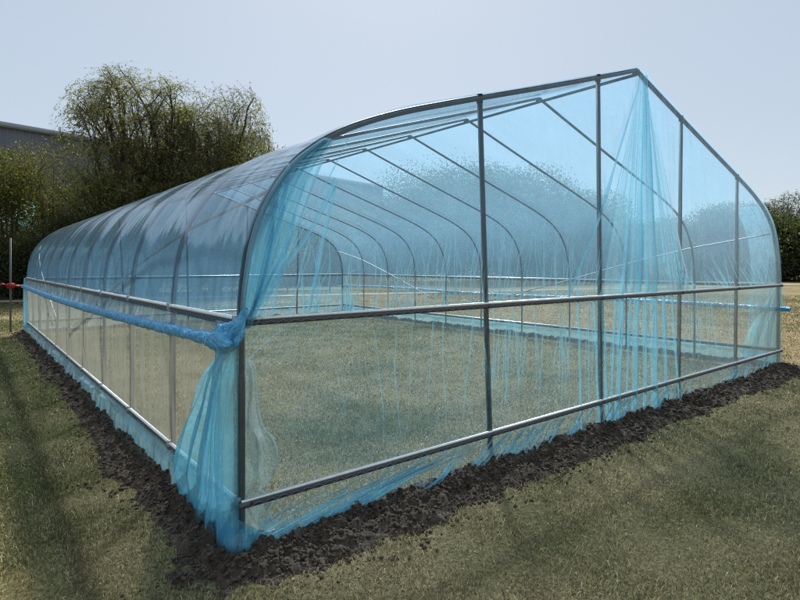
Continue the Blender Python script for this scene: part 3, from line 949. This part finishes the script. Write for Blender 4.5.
# nothing grows on the track
rel = np.stack([gx, gy], -1) - A
keep &= np.abs(rel @ nv) > 0.9
gx, gy, gD = gx[keep], gy[keep], gD[keep]
n = len(gx)
lm = np.clip(lawn_mix(gx, gy) - 0.35 * np.clip((gD - 9) / 9, 0, 1) + rng.normal(0, 0.38, n), 0, 1)
hh = (0.020 + 0.040 * rng.random(n) ** 1.4) * (1 + 0.5 * np.clip(tuft[keep], -0.5, 0.5)) * np.maximum(1, gD / 9) ** 0.35
hh *= 0.80
ww = (0.0020 + 0.0022 * rng.random(n)) * np.maximum(1, gD / 3.0) ** 1.05
an = rng.uniform(0, 2 * np.pi, n); lean = rng.uniform(0.3, 1.5, n)
la = an + rng.normal(1.57, 0.7, n)
zb = GZ + 0.02 * fbm(gx * 0.7, gy * 0.7, 3, 8) - 0.004
bx = np.cos(an) * ww / 2; by = np.sin(an) * ww / 2
lx = np.cos(la); ly = np.sin(la)
h1 = hh * np.cos(lean * 0.5) * 0.6; o1 = hh * np.sin(lean * 0.5) * 0.6
h2 = h1 + hh * 0.45 * np.cos(lean * 1.3); o2 = o1 + hh * 0.45 * np.sin(lean * 1.3)
V = np.zeros((n, 5, 3), np.float32)
V[:, 0] = np.stack([gx - bx, gy - by, zb], -1); V[:, 1] = np.stack([gx + bx, gy + by, zb], -1)
V[:, 2] = np.stack([gx + bx * .8 + lx * o1, gy + by * .8 + ly * o1, zb + h1], -1); V[:, 3] = np.stack([gx - bx * .8 + lx * o1, gy - by * .8 + ly * o1, zb + h1], -1)
V[:, 4] = np.stack([gx + lx * o2, gy + ly * o2, zb + np.maximum(h2, 0.01)], -1)
i5 = np.arange(n)[:, None] * 5
gc = GREEN + (STRAW - GREEN) * lm[:, None]
gc = gc * rng.uniform(0.35, 1.0, (n, 1)) ** 1.3 * np.where(rng.random((n, 1)) < 0.2, 2.3, 1.35) * np.array([1, 1, 1])
mk('grass', V.reshape(-1, 3), [i5 + np.array([[0, 1, 2, 3]]), i5 + np.array([[3, 2, 4]])], M['grass'], smooth=False,
   col=np.repeat(gc, 5, axis=0))
tag(bpy.data.objects['grass'], label='short half dry grass of the lawn', kind='stuff')


# ------------------------------------------------------------------ trees
def leaves_mesh(P, D, ln, wd, cols, name, parent, jitter=0.5):
    """one folded lozenge per leaf at P along direction D"""
    n = len(P)
    D = D + rng.normal(0, jitter, D.shape); D /= np.linalg.norm(D, axis=1)[:, None]
    sd = np.cross(D, rng.normal(0, 1, (n, 3))); sd /= np.linalg.norm(sd, axis=1)[:, None] + 1e-9
    l = (ln * rng.uniform(0.6, 1.3, n))[:, None]; w_ = (wd * rng.uniform(0.6, 1.3, n))[:, None]
    V = np.stack([P, P + D * l * 0.45 + sd * w_ / 2, P + D * l, P + D * l * 0.45 - sd * w_ / 2], 1)
    q = np.arange(n)[:, None] * 4 + np.array([[0, 1, 2, 3]])
    return mk(name, V.reshape(-1, 3), [q], M['leaf'], parent, smooth=False, col=np.repeat(cols, 4, axis=0))


def leaf_cols(n, a, c, spread=0.35):
    t = rng.random((n, 1))
    return (np.array(a) * (1 - t) + np.array(c) * t) * rng.uniform(1 - spread, 1 + spread, (n, 1))


def willow(base, H_, crown, label, group, seed, stems=7, leaves=16000, lean=0.0, c0=(0.045, 0.060, 0.014), c1=(0.10, 0.115, 0.035), upright=1.0, droop=0.9, ll=0.15, lw=0.034, name='willow_tree', fill=1.0, low=0.3, dens_low=1.0):
    r = np.random.default_rng(seed)
    root = empty(name, (base[0], base[1], GZ))
    tag(root, label, 'tree', group)
    tr = MB(); br = MB()
    P_, D_ = [], []
    tw_pts = []

    def branch(p, d, ln, rd, lev):
        n = 7
        pts = [p]; dd = d / np.linalg.norm(d)
        for i in range(n):
            dd = dd + r.normal(0, 0.10, 3) + np.array([0, 0, 0.05 * upright if lev < 2 else -0.02])
            dd /= np.linalg.norm(dd)
            pts.append(pts[-1] + dd * ln / n)
        pts = np.array(pts)
        rads = np.linspace(rd, rd * 0.45, n + 1)
        (tr if lev == 0 else br).tube(pts, rads, 6 if lev < 2 else 4, cap=False)
        if lev >= 3:
            tw_pts.append((pts, lev)); return
        kids = (5 if lev == 0 else 4 if lev == 1 else 4)
        for k in range(kids):
            f = 0.35 + 0.65 * (k + r.random()) / kids if lev else 0.3 + 0.7 * (k + r.random()) / kids
            ii = min(int(f * n), n - 1)
            side = r.normal(0, 1, 3); side[2] = abs(side[2]) * 0.35
            nd = dd * 0.0 + (pts[ii + 1] - pts[ii]) / (ln / n) * 0.8 + side * (0.42 if lev == 0 else 0.55)
            branch(pts[ii], nd, ln * r.uniform(0.42, 0.66), max(rads[ii] * 0.55, 0.008), lev + 1)
        branch(pts[-1], dd, ln * 0.45, rads[-1], lev + 1)

    for k in range(stems):
        a = 2 * np.pi * k / stems + r.uniform(-0.3, 0.3)
        out = r.uniform(0.15, 0.62) * crown / H_ * 1.5
        d = np.array([math.cos(a) * out + lean * RV[0], math.sin(a) * out + lean * RV[1], 1.0])
        branch(np.array([math.cos(a) * 0.18, math.sin(a) * 0.18, -0.1]), d, H_ * r.uniform(0.42, 0.62), H_ * 0.013 * r.uniform(0.7, 1.2), 0)
    # drooping whips carry the leaves
    whips = []
    for pts, lev in tw_pts:
        for _ in range(max(1, int(4 * fill))):
            i = r.integers(1, len(pts))
            p = pts[i]; d = r.normal(0, 1, 3); d[2] = abs(d[2]) * 0.8; d = d / np.linalg.norm(d)
            L_ = r.uniform(0.4, 1.0) * H_ / 11
            q = [p]
            for s in range(6):
                d = d + np.array([0, 0, -droop * 0.45]); d /= np.linalg.norm(d)
                q.append(q[-1] + d * L_ / 6)
            whips.append(np.array(q))
    zs = np.array([w[:, 2].max() for w in whips]); sc = 1.12 * H_ / max(np.quantile(zs, 0.985), 0.1)
    for w in whips:
        br.tube(w, np.linspace(0.005, 0.0025, 7), 3, cap=False)
    for m in (tr, br):
        m.V = [v * np.array([1, 1, sc]) for v in m.V]
    whips = [w * np.array([1, 1, sc]) for w in whips]

    def dome(v):       # the crown closes to a rounded, uneven outline
        v = np.array(v, float)
        rho = np.hypot(v[:, 0], v[:, 1]); th = np.arctan2(v[:, 1], v[:, 0])
        Rm = crown * 0.62 * (1 + 0.25 * vnoise(np.cos(th) * 1.6 + seed, np.sin(th) * 1.6, seed))
        k = np.minimum(1, Rm / np.maximum(rho, 1e-6)) ** 0.6
        v[:, 0] *= k; v[:, 1] *= k
        rho = rho * k
        zm = H_ * (0.46 + 0.60 * np.sqrt(np.clip(1 - (rho / (Rm * 1.05)) ** 2, 0, 1))) * (1 + 0.16 * vnoise(v[:, 0] * 0.55 + seed, v[:, 1] * 0.55, seed + 1))
        q = v[:, 2] / zm
        v[:, 2] = np.where(q > 0.7, zm * (0.7 + 0.42 * (1 - np.exp(-(q - 0.7) / 0.42))), v[:, 2])
        return v
    for m in (tr, br):
        m.V = [dome(v) for v in m.V]
    whips = [dome(w) for w in whips]
    WP = np.array(whips)
    n = leaves
    wt = np.clip(1.25 - WP[:, 0, 2] / H_, 0.25, 1.3) ** dens_low
    i = r.choice(len(WP), n, p=wt / wt.sum()); f = r.uniform(0.1, 5.99, n); j = f.astype(int); fr = (f - j)[:, None]
    P = WP[i, j] * (1 - fr) + WP[i, j + 1] * fr
    D = WP[i, j + 1] - WP[i, j]; D /= np.linalg.norm(D, axis=1)[:, None] + 1e-9
    P = P + r.normal(0, 0.03, P.shape)
    tr.build('trunk', M['bark'], root)
    cr = leaves_mesh(P, D, ll, lw, leaf_cols(n, c0, c1), 'crown', root, 0.55)
    br.build('branches', M['bark'], root)
    return root


def bush(base, H_, wd, label, group, seed, n_=9000, c0=(0.035, 0.05, 0.010), c1=(0.10, 0.12, 0.02), ll=0.13, lw=0.07, name='shrub', cat='shrub', trunk=None, z0=0.0, clumps=26):
    r = np.random.default_rng(seed)
    n = int(n_ * 2.2)
    root = empty(name, (base[0], base[1], GZ))
    tag(root, label, cat, group)
    st = MB()
    cen = []
    for k in range(clumps):
        a = r.uniform(0, 6.28); q = math.sqrt(r.random()); z = z0 + (H_ - z0) * (0.12 + 0.80 * r.random())
        wz = math.sqrt(max(0.05, 1 - ((z - z0) / (H_ - z0) - 0.42) ** 2 / 0.36))
        cen.append((math.cos(a) * q * wd / 2 * wz, math.sin(a) * q * wd / 2 * wz, z))
    cen = np.array(cen)
    for c in cen:
        b0 = np.array([r.normal(0, 0.1), r.normal(0, 0.1), -0.05])
        if trunk:
            b0 = np.array([0, 0, z0 * r.uniform(0.8, 1.1)])
        m = (b0 + c) / 2 + np.array([0, 0, 0.12 * H_]) * r.random()
        P = resample(np.array([b0, m, c, c + r.normal(0, 0.2, 3) + [0, 0, 0.3]]), 9)[0]
        st.tube(P, np.linspace(0.035, 0.008, 9) * H_ / 5, 5, cap=False)
    if trunk:
        st.tube([(0, 0, -0.1), (0.05, 0.02, z0 * 0.6), (0, 0, z0 * 1.1)], [trunk, trunk * 0.8, trunk * 0.6], 8)
    # twigs inside each clump carry leaves
    rc = 0.24 * (wd + H_ - z0) / 2 * r.uniform(0.6, 1.25, len(cen))
    i = r.integers(0, len(cen), n)
    v = r.normal(0, 1, (n, 3)); v /= np.linalg.norm(v, axis=1)[:, None]
    rr2 = r.random(n) ** 0.45 * (1 + 0.35 * r.random(n))
    P = cen[i] + v * (rc[i] * rr2)[:, None] * np.array([1.05, 1.05, 0.85])
    ok = P[:, 2] > 0.03
    P = P[ok]; v = v[ok]
    st.build('trunk' if trunk else 'stems', M['bark'], root)
    leaves_mesh(P, v + np.array([0, 0, 0.3]), ll, lw, leaf_cols(len(P), c0, c1), 'crown', root, 0.6)
    return root


g = 'willows behind the greenhouse'
willow(far(152, 30), hgt(68, 30) - GZ, 7.7, 'tall loose willow with bare upper branches, standing left of the other willow', g, 11, stems=10, leaves=32000, dens_low=1.0, ll=0.15, lw=0.05, droop=0.7, c0=(0.12, 0.135, 0.03), c1=(0.26, 0.27, 0.07))
willow(far(214, 32), hgt(90, 32) - GZ, 5.9, 'rounder willow with drooping twigs, closest to the greenhouse roof', g, 12, stems=9, leaves=32000, dens_low=0.7, ll=0.15, lw=0.05, droop=0.8, c0=(0.12, 0.135, 0.03), c1=(0.25, 0.265, 0.07))
g = 'shrubs along the dark fence'
bush(far(8, 27), hgt(150, 27), 3.6, 'yellow green bushy tree at the left end of the row before the grey building', g, 21, 11000, (0.045, 0.06, 0.010), (0.15, 0.15, 0.022))
bush(far(48, 28), hgt(152, 28), 3.8, 'thin yellow green shrub below the roof edge of the grey building', g, 22, 6500, (0.045, 0.055, 0.012), (0.15, 0.14, 0.025), ll=0.10, lw=0.05)
bush(far(92, 28.5), hgt(150, 28.5), 4.4, 'feathery green shrub under the left side of the tall willow', g, 23, 12000, (0.07, 0.088, 0.02), (0.19, 0.20, 0.042), ll=0.12, lw=0.05)
bush(far(140, 29), hgt(168, 29), 4.6, 'dark green shrub under the middle of the tall willow', g, 24, 12000, (0.075, 0.092, 0.02), (0.19, 0.205, 0.045))
bush(far(195, 30), hgt(172, 30), 4.6, 'dark green shrub between the two willow trunks', g, 25, 12000, (0.075, 0.092, 0.02), (0.19, 0.205, 0.045))
bush(far(250, 31), hgt(150, 31), 4.2, 'dense dark shrub beside the greenhouse roof under the rounder willow', g, 26, 12000, (0.068, 0.085, 0.02), (0.17, 0.19, 0.04))
bush(far(18, 25.5), 2.6, 3.0, 'low dark shrub in front of the fence at the left edge', g, 27, 5000, (0.025, 0.035, 0.010), (0.06, 0.075, 0.018))
bush(far(70, 26.5), 3.6, 3.4, 'low dense shrub behind the far end of the greenhouse', g, 28, 7000, (0.028, 0.038, 0.010), (0.07, 0.085, 0.018))

# trees beyond the field, seen through and beside the film
g = 'trees beyond the field'
spec = [(300, 46, 212, 9, 'dark leafy tree seen through the film above the rear gable'), (345, 50, 228, 9, 'low dark tree seen through the film beside the rear gable'), (395, 52, 205, 10, 'tree seen through the film left of the first gable post'),
        (452, 50, 172, 12, 'tallest far tree, seen through the film just left of the first gable post'), (520, 54, 184, 12, 'broad far tree seen through the film right of the first gable post'), (580, 56, 196, 11, 'far tree seen through the film left of the second gable post'),
        (635, 58, 232, 10, 'low far tree seen through the folds under the ridge'), (690, 60, 226, 10, 'low far tree seen through the film at the third gable post'), (738, 58, 212, 10, 'far tree seen through the film at the fourth gable post')]
for k, (px, dp, py, wd, lab) in enumerate(spec):
    bush(far(px, dp), hgt(py, dp), wd, lab, g, 41 + k, 44000, (0.055, 0.07, 0.025), (0.10, 0.118, 0.042), ll=0.17, lw=0.12, name='broadleaf_tree', cat='tree', trunk=0.22, z0=0.05, clumps=46)
willow(far(772, 58), hgt(193, 58) - GZ, 7, 'twiggy tree with an open top right beside the greenhouse corner', g, 55, stems=7, leaves=9000, ll=0.24, lw=0.07, c0=(0.026, 0.036, 0.012), c1=(0.06, 0.072, 0.022), name='broadleaf_tree')
willow(far(806, 58), hgt(203, 58) - GZ, 7, 'twiggy tree with an open top at the right edge of the field', g, 56, stems=7, leaves=9000, ll=0.24, lw=0.07, c0=(0.026, 0.036, 0.012), c1=(0.06, 0.072, 0.022), name='broadleaf_tree')
bush(far(782, 54), hgt(226, 54), 9, 'low dark bush below the twiggy tree beside the greenhouse corner', g, 57, 12000, (0.036, 0.050, 0.016), (0.085, 0.10, 0.03), ll=0.28, lw=0.16, name='shrub', cat='shrub', clumps=34)
bush(far(830, 55), hgt(222, 55), 10, 'low dark bush at the right edge of the field', g, 58, 12000, (0.036, 0.050, 0.016), (0.085, 0.10, 0.03), ll=0.28, lw=0.16, name='shrub', cat='shrub', clumps=34)

# ------------------------------------------------------------------ grey building, small roofed shed and fence
wallm = NT('grey_sheet_wall')
p = wallm.n('ShaderNodeBsdfPrincipled', ins={'Base Color': wallm.ramp(wallm.noise(0.5, 4, mapscale=(1, 1, 0.25)), [(0.3, (0.135, 0.145, 0.18)), (0.7, (0.17, 0.18, 0.22))]), 'Roughness': 0.55, 'Metallic': 0.2})
wallm = wallm.done(p)
BD = empty('industrial_building', (*far(-40, 44), GZ))
tag(BD, 'big grey sheet metal building with a sloping roof edge behind the trees', 'building')
P0 = np.array(far(-160, 40)); h0 = hgt(96, 40)
bdir = RV * math.sin(rad(39.8)) + FV * math.cos(rad(39.8))
bn = np.array([-bdir[1], bdir[0]])
# wall line through the left edge of the picture
Pw = np.array(far(0, 44)); HW = hgt(126, 44)
o3 = np.array([*far(-40, 44), GZ])
mb = MB()
prof_ = []
s = -30.0
while s < 46:
    for a, d_ in ((0, 0), (0.22, 0), (0.27, 0.06), (0.42, 0.06), (0.47, 0)):
        prof_.append((s + a, d_))
    s += 0.52
G = np.zeros((len(prof_), 2, 3))
for i, (s, d_) in enumerate(prof_):
    q = Pw + bdir * s - bn * (-d_) * -1
    G[i, 0] = (*q, -0.1); G[i, 1] = (*q, HW)
mb.grid(G - np.array([o3[0], o3[1], o3[2]]))
mb.build('wall', wallm, BD, smooth=False)
mb = MB()
a0 = Pw + bdir * -30; a1 = Pw + bdir * 46
mb.obox(np.array([*(a0), HW + 0.12]) - o3, np.array([*(a1), HW + 0.12]) - o3, 0.7, 0.42)
mb.build('roof_edge', principled('roof_trim', (0.30, 0.32, 0.36), 0.5, 0.2), BD, smooth=False)
mb = MB()
sidev = bn if np.dot(bn, FV) > 0 else -bn
q4 = [np.array([*a0, HW + 0.3]), np.array([*a1, HW + 0.3]), np.array([*(a1 + sidev * 12), HW + 1.3]), np.array([*(a0 + sidev * 12), HW + 1.3])]
q5 = [v - np.array([0, 0, 0.2]) for v in q4]
mb.add(np.array(q4 + q5) - o3, [(0, 1, 2, 3), (7, 6, 5, 4), (0, 4, 5, 1), (1, 5, 6, 2), (2, 6, 7, 3), (3, 7, 4, 0)])
mb.build('roof', principled('roof_sheet', (0.36, 0.38, 0.42), 0.5, 0.2), BD, smooth=False)

SH = empty('shed', (*far(0, 30.5), GZ))
tag(SH, 'low shed with a pale teal roof, half hidden by the shrubs at the left edge', 'shed')
c0 = np.array(far(0, 30.5))


def loc(px, dp, z):
    q = np.array(far(px, dp)); return (q[0] - c0[0], q[1] - c0[1], z)


zt, zb_ = hgt(203, 31), hgt(229, 30)
mb = MB()
V8 = [loc(-70, 30, zb_), loc(38, 30, zb_), loc(36, 33, zt + 0.4), loc(-64, 33, zt + 0.4)]
V8 = V8 + [(x, y, z - 0.08) for x, y, z in V8]
mb.add(V8, [(0, 1, 2, 3), (7, 6, 5, 4), (0, 4, 5, 1), (1, 5, 6, 2), (2, 6, 7, 3), (3, 7, 4, 0)])
mb.build('roof', principled('teal_roof', lambda t: t.ramp(t.noise(2, 4), [(0.3, (0.08, 0.22, 0.215)), (0.7, (0.16, 0.32, 0.31))]), 0.95, 0, None, 0.05), SH, smooth=False)
mb = MB()
V8 = [loc(-66, 30.4, 0), loc(34, 30.4, 0), loc(33, 32.8, 0), loc(-62, 32.8, 0)]
V8 = V8 + [(x, y, zb_ - 0.02) for x, y, z in V8]
mb.add(V8, [(3, 2, 1, 0), (4, 5, 6, 7), (0, 1, 5, 4), (1, 2, 6, 5), (2, 3, 7, 6), (3, 0, 4, 7)])
mb.build('wall', principled('dark_shed_wall', (0.03, 0.035, 0.035), 0.8), SH, smooth=False)

FE = empty('mesh_fence', (*far(-60, 26.2), GZ))
tag(FE, 'dark green mesh fence in front of the shrubs at the left', 'fence')
f0 = np.array(far(-60, 26.2)); f1 = np.array(far(330, 30.5)); fl = np.linalg.norm(f1 - f0); fd = (f1 - f0) / fl
gm_ = principled('dark_green_wire', (0.02, 0.045, 0.035), 0.5)
npost = int(fl / 2.2)
for k in range(npost + 1):
    s = fl * k / npost; q = fd * s
    MB().box((q[0] - 0.03, q[1] - 0.03, -0.05), (q[0] + 0.03, q[1] + 0.03, 2.3)).build('post', gm_, FE, smooth=False)
mb = MB()
for z in (0.12, 0.75, 1.4, 2.15):
    mb.obox((0, 0, z), (*(fd * fl), z), 0.03, 0.045)
for s in np.arange(0.0, fl, 0.11):
    q = fd * s
    mb.obox((q[0], q[1], 0.1), (q[0], q[1], 2.2), 0.008, 0.008, up=(1, 0, 0))
mb.build('mesh_panel', gm_, FE, smooth=False)

# ------------------------------------------------------------------ light, sky, camera
# sun stands behind the greenhouse, over its right side
sd = np.array([0.568, 0.72, 1.0]); sd /= np.linalg.norm(sd)
elev = math.asin(sd[2]); azim = math.atan2(sd[0], sd[1])
wd_ = bpy.data.worlds.new('World'); scene.world = wd_; wd_.use_nodes = True
nt = wd_.node_tree
bg = nt.nodes['Background']
sky = nt.nodes.new('ShaderNodeTexSky'); sky.sky_type = 'NISHITA'; sky.sun_disc = False
sky.sun_elevation = elev; sky.sun_rotation = azim
sky.air_density = 1.0; sky.dust_density = 1.0; sky.ozone_density = 1.0; sky.altitude = 0
hz = nt.nodes.new('ShaderNodeMix'); hz.data_type = 'RGBA'      # thin even veil of high haze over the clear sky
hz.inputs[0].default_value = 0.68; hz.inputs[7].default_value = (5.4, 6.15, 6.9, 1)
nt.links.new(sky.outputs[0], hz.inputs[6]); nt.links.new(hz.outputs[2], bg.inputs[0]); bg.inputs[1].default_value = 0.062
sun = bpy.data.lights.new('sun', 'SUN'); sun.energy = 4.6; sun.angle = rad(4.0); sun.color = (1.0, 0.95, 0.87)
so = bpy.data.objects.new('sun', sun); COL.objects.link(so)
from mathutils import Vector
so.rotation_euler = Vector(sd).to_track_quat('Z', 'Y').to_euler()
so.location = (20, 25, 35)

cam = bpy.data.cameras.new('camera'); co = bpy.data.objects.new('camera', cam); COL.objects.link(co)
co.location = (CAM[0], CAM[1], CAMH)
co.rotation_euler = (rad(90), 0, -math.atan2(FV[0], FV[1]))
cam.sensor_fit = 'HORIZONTAL'; cam.sensor_width = 36.0; cam.lens = 36.0 * FPX / 800
cam.shift_y = -35 / 800; cam.clip_start = 0.05; cam.clip_end = 4000
scene.camera = co

scene.view_settings.view_transform = 'Standard'; scene.view_settings.look = 'None'
scene.view_settings.exposure = 0.85; scene.view_settings.gamma = 1.0
scene.view_settings.use_curve_mapping = False
scene.render.engine = 'CYCLES'
cy = scene.cycles
cy.transparent_max_bounces = 40; cy.max_bounces = 10; cy.diffuse_bounces = 4; cy.glossy_bounces = 3; cy.transmission_bounces = 6
cy.caustics_reflective = False; cy.caustics_refractive = False
cy.sample_clamp_indirect = 6.0
cy.use_denoising = True; cy.filter_width = 1.2
